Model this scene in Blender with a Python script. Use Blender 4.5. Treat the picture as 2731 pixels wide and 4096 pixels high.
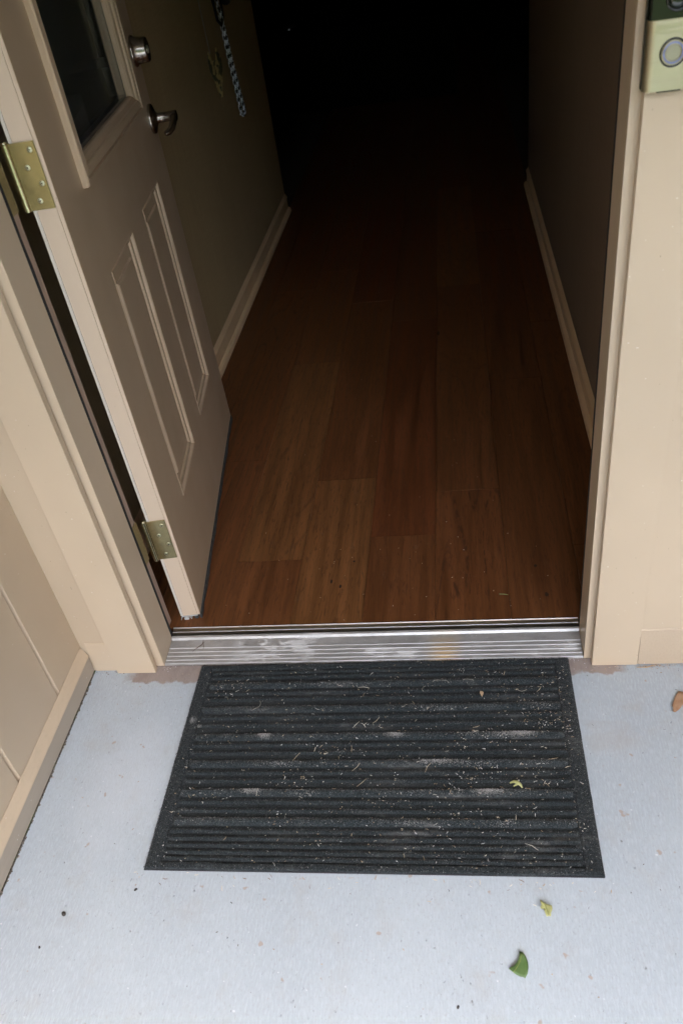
import bpy, bmesh, math, random
from mathutils import Vector, Matrix
random.seed(7)
PI = math.pi
for o in list(bpy.data.objects):
    bpy.data.objects.remove(o)
SC = bpy.context.scene
COL = SC.collection

# ------------------------------------------------------------------ camera
cam = bpy.data.cameras.new("camera")
cam.sensor_fit = 'VERTICAL'
cam.sensor_height = 36.0
cam.lens = 28.585
cam.clip_start = 0.02
cam.clip_end = 500
cam_o = bpy.data.objects.new("camera", cam)
COL.objects.link(cam_o)
cam_o.matrix_world = Matrix((
    (0.98650629, 0.04707629, 0.15680934, 0.68257898),
    (0.09329963, 0.62539433, -0.77471098, -1.14328257),
    (-0.1345382, 0.77888751, 0.61256324, 1.31388115),
    (0, 0, 0, 1)))
cam.dof.use_dof = True
cam.dof.focus_distance = 1.85
cam.dof.aperture_fstop = 6.3
SC.camera = cam_o

# ------------------------------------------------------------------ sky, sun, exposure
SUN_EL, SUN_AZ = math.radians(58), math.radians(150)   # azimuth clockwise from +Y
world = bpy.data.worlds.new("World")
SC.world = world
world.use_nodes = True
wn = world.node_tree
bg = wn.nodes["Background"]
sky = wn.nodes.new("ShaderNodeTexSky")
sky.sky_type = 'NISHITA'
sky.sun_disc = False
sky.sun_elevation = SUN_EL
sky.sun_rotation = SUN_AZ
sky.air_density = 1.0
sky.dust_density = 3.0
sky.ozone_density = 1.5
hs = wn.nodes.new("ShaderNodeHueSaturation")
hs.inputs["Saturation"].default_value = 0.75
wn.links.new(sky.outputs[0], hs.inputs["Color"])
wn.links.new(hs.outputs[0], bg.inputs["Color"])
bg.inputs["Strength"].default_value = 0.15
sun = bpy.data.lights.new("sun", 'SUN')
sun.energy = 0.5
sun.angle = math.radians(14)
sun.color = (1.0, 0.95, 0.88)
sun_o = bpy.data.objects.new("sun", sun)
COL.objects.link(sun_o)
sd = Vector((math.sin(SUN_AZ) * math.cos(SUN_EL), math.cos(SUN_AZ) * math.cos(SUN_EL), math.sin(SUN_EL)))
sun_o.rotation_euler = (-sd).to_track_quat('-Z', 'Y').to_euler()
sun_o.location = (2, -6, 8)
SC.view_settings.view_transform = 'Standard'
SC.view_settings.look = 'None'
SC.view_settings.exposure = 3.6
SC.view_settings.gamma = 1.0
SC.view_settings.use_curve_mapping = False
SC.render.engine = 'CYCLES'
SC.cycles.max_bounces = 10
SC.cycles.diffuse_bounces = 6
SC.cycles.use_denoising = True
SC.cycles.caustics_reflective = False
SC.cycles.caustics_refractive = False


# ------------------------------------------------------------------ materials
class NT:
    """small helper for node materials"""
    def __init__(self, name, rough=0.5, metal=0.0, color=(0.5, 0.5, 0.5)):
        self.m = bpy.data.materials.new(name)
        self.m.use_nodes = True
        self.t = self.m.node_tree
        self.b = self.t.nodes["Principled BSDF"]
        self.b.inputs["Base Color"].default_value = (*color, 1)
        self.b.inputs["Roughness"].default_value = rough
        self.b.inputs["Metallic"].default_value = metal
        self._co = None

    def n(self, typ, **kw):
        nd = self.t.nodes.new(typ)
        for k, v in kw.items():
            setattr(nd, k, v)
        return nd

    def put(self, nd, key, v):
        s = nd.inputs[key]
        if isinstance(v, bpy.types.NodeSocket):
            self.t.links.new(v, s)
        elif isinstance(v, tuple) and len(v) == 3 and s.type == 'RGBA':
            s.default_value = (*v, 1)
        else:
            s.default_value = v

    def co(self):
        if self._co is None:
            self._co = self.n("ShaderNodeTexCoord").outputs["Object"]
        return self._co

    def mapped(self, scale, co=None, loc=(0, 0, 0)):
        mp = self.n("ShaderNodeMapping")
        self.put(mp, "Vector", co or self.co())
        mp.inputs["Scale"].default_value = scale
        mp.inputs["Location"].default_value = loc
        return mp.outputs[0]

    def noise(self, vec, scale=1.0, detail=3.0, rough=0.55, dist=0.0):
        nd = self.n("ShaderNodeTexNoise")
        self.put(nd, "Vector", vec)
        nd.inputs["Scale"].default_value = scale
        nd.inputs["Detail"].default_value = detail
        nd.inputs["Roughness"].default_value = rough
        nd.inputs["Distortion"].default_value = dist
        return nd.outputs["Fac"]

    def math(self, op, a, b=None, c=None, clamp=False):
        nd = self.n("ShaderNodeMath", operation=op, use_clamp=clamp)
        self.put(nd, 0, a)
        if b is not None:
            self.put(nd, 1, b)
        if c is not None:
            self.put(nd, 2, c)
        return nd.outputs[0]

    def step(self, v, lo, hi, a=0.0, b=1.0):
        nd = self.n("ShaderNodeMapRange", clamp=True)
        nd.interpolation_type = 'SMOOTHSTEP'
        for k, x in zip(("Value", "From Min", "From Max", "To Min", "To Max"), (v, lo, hi, a, b)):
            self.put(nd, k, x)
        return nd.outputs[0]

    def mix(self, f, a, b, blend='MIX'):
        nd = self.n("ShaderNodeMix", data_type='RGBA', blend_type=blend)
        self.put(nd, 0, f)
        self.put(nd, 6, a)
        self.put(nd, 7, b)
        return nd.outputs[2]

    def xyz(self, co=None):
        nd = self.n("ShaderNodeSeparateXYZ")
        self.put(nd, 0, co or self.co())
        return nd.outputs

    def color(self, v):
        self.put(self.b, "Base Color", v)

    def rough(self, v):
        self.put(self.b, "Roughness", v)

    def bump(self, h, strength=0.2, dist=0.001):
        nd = self.n("ShaderNodeBump")
        nd.inputs["Strength"].default_value = strength
        nd.inputs["Distance"].default_value = dist
        self.put(nd, "Height", h)
        self.t.links.new(nd.outputs[0], self.b.inputs["Normal"])


def paint(name, col, rough=0.42, tone=0.05, specks=True, grain=None):
    k = NT(name, rough)
    lo = k.noise(k.mapped((3, 3, 2)), 1.0, 3)
    c = k.mix(k.step(lo, .35, .7), tuple(x * (1 - tone) for x in col), tuple(min(1, x * (1 + tone)) for x in col))
    if specks:
        sp = k.noise(k.mapped((1, 1, .6)), 210, 1.0, .5)
        c = k.mix(k.step(sp, .79, .81, 0, .4), c, (0.16, 0.12, 0.08))
        sp2 = k.noise(k.mapped((1, .8, 1), loc=(3, 1, 7)), 160, 1.0, .5)
        c = k.mix(k.step(sp2, .79, .81, 0, .5), c, (0.8, 0.77, 0.7))
    k.color(c)
    r = k.noise(k.mapped((8, 8, 8)), 1.0, 3)
    k.rough(k.step(r, .3, .7, max(.3, rough - .06), rough + .08))
    f = k.noise(k.mapped((1, 1, .35)), 260, 2)
    w = k.noise(k.mapped((1, 1, .5)), 22, 2)
    h = k.math('ADD', k.math('MULTIPLY', f, .3), k.math('MULTIPLY', w, 1.2))
    if grain:
        g = k.noise(k.mapped(grain), 1.0, 4, .65)
        h = k.math('ADD', h, k.math('MULTIPLY', g, 2.5))
        k.color(k.mix(k.step(g, .45, .75, 0, .22), c, tuple(x * .7 for x in col)))
    k.bump(h, .22, .0009)
    return k.m


BEIGE = (0.555, 0.438, 0.308)
M_paint = paint("beige_paint", BEIGE)
M_paint_rough = paint("beige_paint_sawn", (0.51, 0.398, 0.28), .55, .05, True, (260, 3.0, 260))
M_skirt = paint("beige_paint_grimy", (0.395, 0.335, 0.265), .6, .06, True, (260, 3.0, 260))
M_paint_cap = paint("beige_paint_cap", tuple(x * .99 for x in BEIGE), .5, .05, True, (90, 40.0, 90))
M_siding = paint("beige_siding_paint", tuple(x * .91 for x in BEIGE), .36, .05)  # toned darker so the left strip shows the casing's soft shadow
M_door = paint("tan_door_paint", (0.565, 0.425, 0.285), .40, .035, False)
M_dooredge = paint("beige_door_edge", (0.60, 0.47, 0.345), .4, .03)
M_edgewhite = paint("pale_door_skin", (0.60, 0.53, 0.45), .4, .03, False)
M_rabbet = paint("pinkish_jamb_paint", (0.52, 0.38, 0.29), .4, .03)
M_base = paint("hall_baseboard_paint", (0.80, 0.57, 0.33), .38, .05, False)


def m_concrete():
    k = NT("grey_concrete", .8)
    x, y, z = k.xyz()
    broom = k.noise(k.mapped((330, 60, 1)), 1.0, 3, .65)
    fine = k.noise(k.mapped((300, 150, 1)), 1.0, 3, .7)
    big = k.noise(k.mapped((2.4, 1.8, 1)), 1.0, 5, .6)
    med = k.noise(k.mapped((17, 12, 1)), 1.0, 4, .62)
    a = k.mix(k.step(big, .33, .68), (0.365, 0.412, 0.452), (0.415, 0.464, 0.502))
    a = k.mix(k.step(broom, .42, .70, 0, .6), a, (0.47, 0.522, 0.562))
    a = k.mix(k.step(fine, .52, .72, 0, .50), a, (0.33, 0.335, 0.345))
    a = k.mix(k.step(med, .52, .76, 0, .32), a, (0.36, 0.345, 0.325))
    # tan traffic and drip stains, near the doorway
    st = k.noise(k.mapped((7, 9, 1), loc=(2, 5, 0)), 1.0, 4, .65)
    near = k.step(y, -.42, -.05)
    a = k.mix(k.math('MULTIPLY', k.step(st, .52, .72, 0, .35), near), a, (0.36, 0.31, 0.26))
    # brown overspray strip along the threshold
    wob = k.noise(k.mapped((22, 22, 1)), 1.0, 4, .6)
    wob2 = k.noise(k.mapped((4, 1, 1)), 1.0, 2, .5)
    edge = k.math('ADD', k.math('MULTIPLY', k.math('SUBTRACT', wob, .5), .06), k.math('MULTIPLY', k.math('SUBTRACT', wob2, .5), .03))
    yy = k.math('ADD', y, edge)
    yy = k.math('SUBTRACT', yy, k.step(x, .80, .93, 0, .012))
    m1 = k.step(yy, -.050, -.042)
    xx = k.math('ADD', x, edge)
    m2 = k.math('MULTIPLY', k.step(xx, -.09, -.06), k.step(xx, .985, .955))
    a = k.mix(k.math('MULTIPLY', k.math('MULTIPLY', m1, m2), .88), a, k.mix(k.step(med, .35, .65), (0.23, 0.17, 0.14), (0.31, 0.24, 0.20)))
    # paler worn patch left of the mat
    px = k.math('MULTIPLY', k.math('SUBTRACT', x, -.005), 9.0)
    py = k.math('MULTIPLY', k.math('SUBTRACT', y, -.30), 5.5)
    rr = k.math('ADD', k.math('MULTIPLY', px, px), k.math('MULTIPLY', py, py))
    a = k.mix(k.step(k.math('ADD', rr, k.math('MULTIPLY', st, 1.2)), 1.6, .5, 0, .35), a, (0.56, 0.60, 0.64))
    # pits and black specks
    pit = k.noise(k.mapped((1, .7, 1)), 150, 2, .5)
    a = k.mix(k.step(pit, .735, .76, 0, .7), a, (0.13, 0.115, 0.10))
    brn = k.noise(k.mapped((1, 1, 1), loc=(7, 3, 1)), 42, 2, .5)
    a = k.mix(k.step(brn, .70, .74, 0, .55), a, (0.34, 0.22, 0.13))
    wht = k.noise(k.mapped((1, 1, 1), loc=(1, 9, 1)), 120, 1, .5)
    a = k.mix(k.step(wht, .76, .79, 0, .5), a, (0.75, 0.76, 0.77))
    k.color(a)
    h = k.math('ADD', k.math('MULTIPLY', broom, .8), k.math('ADD', k.math('MULTIPLY', fine, .5), k.math('MULTIPLY', k.step(pit, .66, .73), -1.2)))
    k.bump(h, .55, .0016)
    return k.m


def m_wood(name, lo, hi, curl=.42):
    k = NT(name, .42)
    info = k.n("ShaderNodeObjectInfo").outputs["Random"]
    off = k.n("ShaderNodeCombineXYZ")
    k.put(off, 0, k.math('MULTIPLY', info, 37.0))
    k.put(off, 1, k.math('MULTIPLY', info, 91.0))
    k.put(off, 2, k.math('MULTIPLY', info, 13.0))
    va = k.n("ShaderNodeVectorMath", operation='ADD')
    k.put(va, 0, k.co())
    k.put(va, 1, off.outputs[0])
    co = va.outputs[0]
    field = k.noise(k.mapped((8.0, .9, 1), co), 1.0, 1.2, .4, .0)
    rings = k.math('PINGPONG', k.math('MULTIPLY', field, 13.0), .5)
    line = k.step(rings, .0, .13, 1, 0)
    where = k.step(k.noise(k.mapped((3.5, 1.6, 1), co, (5, 2, 0)), 1.0, 2), .40, .52)
    broken = k.step(k.noise(k.mapped((60, 22, 1), co), 1.0, 2), .38, .58)
    pores = k.noise(k.mapped((190, 24, 1), co), 1.0, 4, .6, .8)
    streak = k.noise(k.mapped((46, 2.2, 1), co), 1.0, 6, .68)
    r2 = k.math('FRACT', k.math('MULTIPLY', info, 7.31))
    base = k.mix(r2, lo, hi)
    c = k.mix(k.step(streak, .32, .7), tuple([.70] * 3), tuple([1.25] * 3))
    c = k.mix(1.0, base, c, 'MULTIPLY')
    c = k.mix(k.math('MULTIPLY', k.math('MULTIPLY', line, where), k.math('MULTIPLY', broken, curl)), c, (0.06, 0.024, 0.011))
    c = k.mix(k.step(pores, .52, .66, 0, .48), c, (0.05, 0.02, 0.009))
    gr = k.noise(k.mapped((30, 18, 1)), 1.0, 3, .7)
    k.color(k.mix(k.step(gr, .6, .85, 0, .14), c, (0.26, 0.20, 0.15)))
    k.rough(k.step(streak, .3, .7, .36, .52))
    k.b.inputs["Specular IOR Level"].default_value = .28
    k.bump(k.math('ADD', k.math('MULTIPLY', pores, -.8), k.math('MULTIPLY', line, -.5)), .35, .0006)
    return k.m


def m_mat(name, light, gain=1.0):
    k = NT(name, .95)
    x, y, z = k.xyz()
    pile = k.noise(k.mapped((1, 1, 1)), 420, 3, .75)
    clump = k.noise(k.mapped((1, 1.4, 1)), 120, 3, .7)
    big = k.noise(k.mapped((5, 7, 1)), 1.0, 4, .6)
    a = k.mix(k.step(pile, .36, .70), (0.003, 0.005, 0.006), (0.030, 0.040, 0.044))
    a = k.mix(k.step(clump, .55, .75, 0, .5), a, (0.085, 0.098, 0.10))
    fib = k.noise(k.mapped((260, 420, 200), loc=(4, 2, 0)), 1.0, 2, .6)
    a = k.mix(k.step(fib, .66, .78, 0, .6), a, (0.16, 0.16, 0.155))
    # trodden dust, patchy along the ribs
    d1 = k.noise(k.mapped((6, 26, 1), loc=(1, 4, 0)), 1.0, 3, .55)
    d2 = k.noise(k.mapped((60, 200, 1)), 1.0, 3, .7)
    right = k.step(x, -.35, .15, .3, 1.0)
    dm = k.math('MULTIPLY', k.math('MULTIPLY', k.step(d1, .52, .75), k.step(d2, .35, .65)), right)
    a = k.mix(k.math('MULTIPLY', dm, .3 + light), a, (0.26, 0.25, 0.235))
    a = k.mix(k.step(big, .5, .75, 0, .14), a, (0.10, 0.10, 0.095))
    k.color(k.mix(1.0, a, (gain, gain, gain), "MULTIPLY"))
    k.b.inputs["Specular IOR Level"].default_value = .2
    k.b.inputs["Sheen Weight"].default_value = .12
    k.bump(k.math('ADD', pile, k.math('MULTIPLY', clump, .8)), 1.0, .0028)
    return k.m


def metal(name, col, rough, aniso=None, mottle=0.0):
    k = NT(name, rough, 1.0, col)
    s = k.noise(k.mapped(aniso or (40, 40, 40)), 1.0, 3, .6)
    k.rough(k.step(s, .3, .7, max(.3, rough - .08), rough + .10) if rough > .26 else rough)
    if mottle:
        d = k.noise(k.mapped((9, 14, 14)), 1.0, 5, .65)  # darker patches: mottling on brass, painted reflections on hinge and cap
        c = k.mix(k.step(d, .42, .68, 0, mottle), col, tuple(x * .45 for x in col))
        k.color(c)
    k.bump(s, .05, .0004)
    return k.m


def m_sill():
    k = NT("brushed_aluminium", .3, 1.0, (0.50, 0.49, 0.47))
    x, y, z = k.xyz()
    br = k.noise(k.mapped((6, 600, 600)), 1.0, 3, .6)
    sm = k.noise(k.mapped((16, 34, 20)), 1.0, 5, .7)
    wear = k.noise(k.mapped((3.2, 9, 9)), 1.0, 3, .5)
    patch = k.math('MULTIPLY', k.step(sm, .50, .57), k.math('MAXIMUM', k.step(wear, .54, .62), k.math('MULTIPLY', k.step(x, -.34, -.24), k.step(x, -.02, -.14))))
    grit = k.noise(k.mapped((1, 1, 1)), 330, 2, .6)
    c = k.mix(k.step(sm, .35, .7), (0.56, 0.55, 0.53), (0.42, 0.405, 0.385))
    c = k.mix(k.math('MULTIPLY', patch, .55), c, (0.74, 0.74, 0.73))
    c = k.mix(k.step(grit, .70, .76, 0, .6), c, (0.35, 0.26, 0.18))
    # amber blush right of the middle
    bl = k.math('MULTIPLY', k.step(k.math('ABSOLUTE', k.math('SUBTRACT', x, .165)), .05, .0), k.step(wear, .3, .6))
    c = k.mix(k.math('MULTIPLY', bl, .85), c, (0.85, 0.60, 0.30))
    k.color(c)
    k.rough(k.math('ADD', k.step(br, .3, .7, .34, .5), k.math('MULTIPLY', patch, .4)))
    k.put(k.b, "Metallic", k.math('SUBTRACT', .6, k.math('MULTIPLY', patch, .5)))
    k.bump(k.math('ADD', k.math('MULTIPLY', br, .3), k.math('MULTIPLY', grit, .4)), .06, .0004)
    return k.m


def plain(name, col, rough=.6, bump=0.0, scale=200, var=.12):
    k = NT(name, rough)
    s = k.noise(k.mapped((1, 1, 1)), scale, 3, .6)
    k.color(k.mix(k.step(s, .3, .7), tuple(x * (1 - var) for x in col), tuple(min(1, x * (1 + var)) for x in col)))
    if bump:
        k.bump(s, bump, .001)
    return k.m


def m_wallpaper(name, a, b):
    k = NT(name, .85)
    v = k.noise(k.mapped((420, 420, 5)), 1.0, 3, .6)
    hz = k.noise(k.mapped((12, 12, 500)), 1.0, 2, .6)
    big = k.noise(k.mapped((2, 2, .8)), 1.0, 3, .5)
    f = k.math('ADD', k.math('MULTIPLY', v, .6), k.math('MULTIPLY', hz, .4))
    c = k.mix(k.step(f, .3, .7), a, b)
    k.color(k.mix(k.step(big, .35, .7, 0, .25), c, tuple(x * .75 for x in a)))
    k.bump(f, .35, .0012)
    return k.m


def m_glass():
    k = NT("clear_glass", .0, 0.0, (0.86, 0.92, 0.88))
    k.b.inputs["Transmission Weight"].default_value = .95
    k.b.inputs["IOR"].default_value = 1.45
    r = k.noise(k.mapped((20, 20, 3)), 1.0, 3)
    k.rough(k.step(r, .4, .8, .0, .05))
    return k.m


def m_leaf(name, col, vein, back=.2):
    k = NT(name, .5)
    s = k.noise(k.mapped((60, 60, 60)), 1.0, 3)
    k.color(k.mix(k.step(s, .3, .7), col, vein))
    k.b.inputs["Subsurface Weight"].default_value = 0.0
    k.bump(s, .2, .001)
    return k.m


def m_tag():
    k = NT("mottled_tan_board", .6)
    s = k.noise(k.mapped((40, 40, 26)), 1.0, 3, .6, .6)
    k.color(k.mix(k.step(s, .47, .53), (0.46, 0.36, 0.15), (0.06, 0.06, 0.035)))
    return k.m


def m_lawn():
    k = NT("lawn_green", .9)
    s = k.noise(k.mapped((1.5, 1.5, 1)), 1.0, 5, .65)
    f = k.noise(k.mapped((60, 60, 1)), 1.0, 3, .7)
    c = k.mix(k.step(s, .3, .7), (0.05, 0.075, 0.025), (0.10, 0.12, 0.05))
    k.color(k.mix(k.step(f, .4, .7, 0, .5), c, (0.13, 0.15, 0.06)))
    k.bump(f, .8, .03)
    k.b.inputs["Specular IOR Level"].default_value = .05
    return k.m


def m_straw():
    k = NT("dry_straw", .8)
    a = k.n("ShaderNodeVertexColor", layer_name="tint").outputs[0]
    k.color(a)
    return k.m


M_conc = m_concrete()
M_wood = m_wood("brown_oak_plank", (0.116, 0.043, 0.0145), (0.140, 0.053, 0.018))
M_wood_curl = m_wood("curly_oak_plank", (0.125, 0.046, 0.0155), (0.145, 0.055, 0.019), .95)
M_wood_gold = m_wood("golden_oak_plank", (0.158, 0.066, 0.022), (0.163, 0.068, 0.023))
M_wood_red = m_wood("red_cherry_plank", (0.112, 0.036, 0.012), (0.116, 0.038, 0.013))
M_mat = m_mat("charcoal_carpet_pile", .0)
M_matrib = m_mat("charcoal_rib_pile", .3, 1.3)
M_alu = m_sill()
M_cap = metal("reflection_tinted_cap", (0.34, 0.29, 0.21), .36, (6, 400, 400), .3)  # dark brown reflections put into the aluminium's colour
M_alu_hi = metal("glint_aluminium_edge", (0.70, 0.70, 0.70), .36, (6, 60, 60))  # paler than the sill: edge glints put into the colour
M_alu_hi.node_tree.nodes["Principled BSDF"].inputs["Metallic"].default_value = .55
M_zinc = metal("yellow_zinc_plate", (0.46, 0.40, 0.22), .2, (30, 30, 30), .55)  # dark patches paint in the leaf's half-dark reflection
M_zinc_d = metal("yellow_zinc_pin", (0.54, 0.50, 0.32), .25)
M_zinc_j = plain("dull_yellow_zinc", (0.36, 0.27, 0.12), .4)
M_screw = metal("zinc_screw", (0.62, 0.60, 0.42), .3)
M_brass = metal("satin_antique_brass", (0.45, 0.415, 0.285), .42, (20, 20, 500), .12)
M_brass_d = metal("dull_brass_button", (0.33, 0.31, 0.23), .42)
M_nickel = metal("dark_satin_nickel", (0.40, 0.355, 0.32), .25)
M_rubber = plain("black_rubber", (0.012, 0.012, 0.013), .5, .2, 90, .35)
M_sweep = plain("dusty_grey_rubber", (0.055, 0.06, 0.062), .55, .3, 60, .45)
M_vinyl = plain("grey_vinyl", (0.42, 0.42, 0.41), .4)
M_black = plain("black_plastic", (0.010, 0.010, 0.011), .22)
M_gloss = plain("glossy_black_acrylic", (0.006, 0.010, 0.006), .04)
M_bluering = plain("pale_blue_ring", (0.20, 0.24, 0.46), .35)
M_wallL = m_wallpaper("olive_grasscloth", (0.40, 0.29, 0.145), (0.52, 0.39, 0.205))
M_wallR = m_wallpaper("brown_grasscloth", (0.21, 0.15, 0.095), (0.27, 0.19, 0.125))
M_ceil = plain("ceiling_paint", (0.30, 0.25, 0.19), .8)
M_porchceil = plain("porch_ceiling_paint", (0.28, 0.23, 0.18), .6)
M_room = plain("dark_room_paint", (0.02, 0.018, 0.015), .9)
M_dark = plain("dark_subfloor", (0.06, 0.042, 0.03), .9)
M_glass = m_glass()
M_spacer = plain("grey_spacer_bar", (0.32, 0.37, 0.37), .35)
M_leafg = m_leaf("green_leaf", (0.068, 0.128, 0.034), (0.10, 0.165, 0.055))
M_vein = plain("leaf_midrib", (0.20, 0.23, 0.06), .6)
M_leafy = m_leaf("olive_yellow_leaf", (0.32, 0.32, 0.12), (0.40, 0.40, 0.18))
M_leafb = m_leaf("brown_leaf", (0.30, 0.165, 0.09), (0.40, 0.25, 0.155))
M_tan = m_leaf("tan_leaf", (0.42, 0.29, 0.17), (0.50, 0.38, 0.25))
M_twig = plain("dry_twig", (0.12, 0.075, 0.05), .8)
M_pebble = plain("dark_seed", (0.035, 0.03, 0.025), .7)
M_ropeb = plain("black_nylon", (0.012, 0.012, 0.014), .8)
M_ropew = plain("white_nylon", (0.78, 0.86, 1.0), .7)
M_string = plain("grey_string", (0.28, 0.30, 0.30), .8)
M_tag = m_tag()
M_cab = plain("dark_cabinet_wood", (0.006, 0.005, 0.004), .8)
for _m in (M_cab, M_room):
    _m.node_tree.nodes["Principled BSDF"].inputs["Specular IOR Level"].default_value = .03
M_steel = metal("polished_steel", (0.8, 0.82, 0.85), .08)
M_lawn = m_lawn()
M_straw = m_straw()
M_addtrees = plain("added_tree_green", (0.045, 0.075, 0.022), .9, .6, 5, .5)
M_grit = plain("dark_soil_grit", (0.17, 0.145, 0.12), .95, 1.0, 260, .6)


# ------------------------------------------------------------------ geometry helpers
class MB:
    """collects shapes for ONE mesh"""
    def __init__(self):
        self.v, self.f, self.mi, self.sm = [], [], [], []

    def add(self, vs, fs, mi=0, smooth=False):
        o = len(self.v)
        self.v += [Vector(p) for p in vs]
        for k, f in enumerate(fs):
            self.f.append([i + o for i in f])
            self.mi.append(mi[k] if isinstance(mi, list) else mi)
            self.sm.append(smooth)
        return self

    def box(self, a, b, bev=0.0):
        bm = bmesh.new()
        bmesh.ops.create_cube(bm, size=1)
        for v in bm.verts:
            v.co = Vector([(a[i] + b[i]) / 2 + v.co[i] * (b[i] - a[i]) for i in range(3)])
        if bev:
            bmesh.ops.bevel(bm, geom=bm.edges[:], offset=bev, segments=2, profile=.6, affect='EDGES')
        bm.verts.index_update()
        self.add([v.co.copy() for v in bm.verts], [[v.index for v in f.verts] for f in bm.faces], 0, False)
        bm.free()
        return self

    def prism(self, poly, lo, hi, axis, smooth=False):
        """extrude a polygon (2D, the two other axes in cyclic order) along an axis"""
        i, j = [(1, 2), (2, 0), (0, 1)][axis]
        n = len(poly)
        vs = []
        for h in (lo, hi):
            for p in poly:
                q = [0, 0, 0]
                q[axis] = h
                q[i], q[j] = p
                vs.append(q)
        fs = [[k, (k + 1) % n, n + (k + 1) % n, n + k] for k in range(n)]
        self.add(vs, fs, 0, smooth)
        self.add(vs, [list(range(n))[::-1], [n + k for k in range(n)]])
        return self

    def lathe(self, prof, mat, n=32, smooth=True):
        """profile (r, h) about local Z, then placed by a matrix"""
        vs = []
        for r, h in prof:
            for k in range(n):
                t = 2 * PI * k / n
                vs.append(mat @ Vector((r * math.cos(t), r * math.sin(t), h)))
        fs = []
        for a in range(len(prof) - 1):
            for k in range(n):
                fs.append([a * n + k, a * n + (k + 1) % n, (a + 1) * n + (k + 1) % n, (a + 1) * n + k])
        self.add(vs, fs, 0, smooth)
        self.add(vs[:n], [list(range(n))[::-1]])
        self.add(vs[-n:], [list(range(n))])
        return self

    def tube(self, pts, rad, n=8, flat=1.0, up=(0, 0, 1), mi=None):
        """tube through points; rad a number or list; flat squeezes along 'up'"""
        pts = [Vector(p) for p in pts]
        m = len(pts)
        vs = []
        for i, p in enumerate(pts):
            t = (pts[min(i + 1, m - 1)] - pts[max(i - 1, 0)]).normalized()
            u = Vector(up)
            s = t.cross(u)
            if s.length < 1e-4:
                s = t.cross(Vector((1, 0, 0)))
            s.normalize()
            w = s.cross(t).normalized()
            r = rad[i] if isinstance(rad, (list, tuple)) else rad
            for k in range(n):
                a = 2 * PI * k / n
                vs.append(p + s * (r * math.cos(a)) + w * (r * flat * math.sin(a)))
        fs, ms = [], []
        for i in range(m - 1):
            for k in range(n):
                fs.append([i * n + k, i * n + (k + 1) % n, (i + 1) * n + (k + 1) % n, (i + 1) * n + k])
                ms.append(mi(i, k) if mi else 0)
        self.add(vs, fs, ms, True)
        self.add(vs[:n], [list(range(n))[::-1]])
        self.add(vs[-n:], [list(range(n))])
        return self


def link(name, mesh, parent=None):
    o = bpy.data.objects.new(name, mesh)
    COL.objects.link(o)
    if parent is not None:
        o.parent = parent
    return o


def mesh_of(name, mb, mats, origin=(0, 0, 0), lean=None):
    me = bpy.data.meshes.new(name)
    og = Vector(origin)
    vs = [v - og for v in mb.v]
    me.from_pydata([tuple(v) for v in vs], [], mb.f)
    for m in (mats if isinstance(mats, (list, tuple)) else [mats]):
        me.materials.append(m)
    me.polygons.foreach_set("material_index", mb.mi)
    me.polygons.foreach_set("use_smooth", mb.sm)
    me.update()
    bm = bmesh.new()
    bm.from_mesh(me)
    bmesh.ops.recalc_face_normals(bm, faces=bm.faces)
    bm.to_mesh(me)
    bm.free()
    return me


def part(name, mb, mats, parent, label=None, local=False):
    """a child mesh; mb in the thing's world coordinates unless local"""
    root = parent
    while root.parent:
        root = root.parent
    og = (0, 0, 0) if local else root.location
    o = link(name, mesh_of(name, mb, mats, og), parent)
    if label:
        o["label"] = label
    return o


def thing(name, label, cat, loc=(0, 0, 0), rotz=0.0, group=None):
    o = link(name, None)
    o.empty_display_size = .05
    o.location = loc
    o.rotation_euler = (0, 0, rotz)
    o["label"], o["category"] = label, cat
    if group:
        o["group"] = group
    return o


def solid(name, mb, mats, label=None, cat=None, kind=None, group=None, loc=(0, 0, 0)):
    o = link(name, mesh_of(name, mb, mats, loc))
    o.location = loc
    if label:
        o["label"] = label
    if cat:
        o["category"] = cat
    if kind:
        o["kind"] = kind
    if group:
        o["group"] = group
    return o


def bx(a, b, bev=0.0):
    return MB().box(a, b, bev)


# ------------------------------------------------------------------ ground and large structure
solid("lawn", MB().add([(-60, -60, -.14), (60, -60, -.14), (60, 60, -.14), (-60, 60, -.14)], [[0, 1, 2, 3]]), M_lawn, kind="structure")

tl = MB()  # unseen trees added opposite to block low sky light into the hall
rr = random.Random(3)
for i in range(70):
    x = -42 + i * 1.25
    h = rr.uniform(3.9, 6.0)
    n = 9
    for k in range(2):
        cx, cy, cz, rad = x + rr.uniform(-.8, .8), -15 + rr.uniform(-1.2, 1.2), h * (.35 + .4 * k), h * .42
        vs, fs = [], []
        for a in range(7):
            for b in range(n):
                th, ph = PI * a / 6, 2 * PI * b / n
                q = rad * rr.uniform(.78, 1.12)
                vs.append((cx + q * math.sin(th) * math.cos(ph), cy + q * math.sin(th) * math.sin(ph), max(-.2, cz + q * math.cos(th))))
        for a in range(6):
            for b in range(n):
                fs.append([a * n + b, a * n + (b + 1) % n, (a + 1) * n + (b + 1) % n, (a + 1) * n + b])
        tl.add(vs, fs)
solid("sky_block_treeline", tl, M_addtrees, kind="stuff")

slab = MB()
slab.box((-.1588, -2.7, -.13), (4.2, .0, 0.0))
solid("porch_floor", slab, M_conc, kind="structure")
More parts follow.
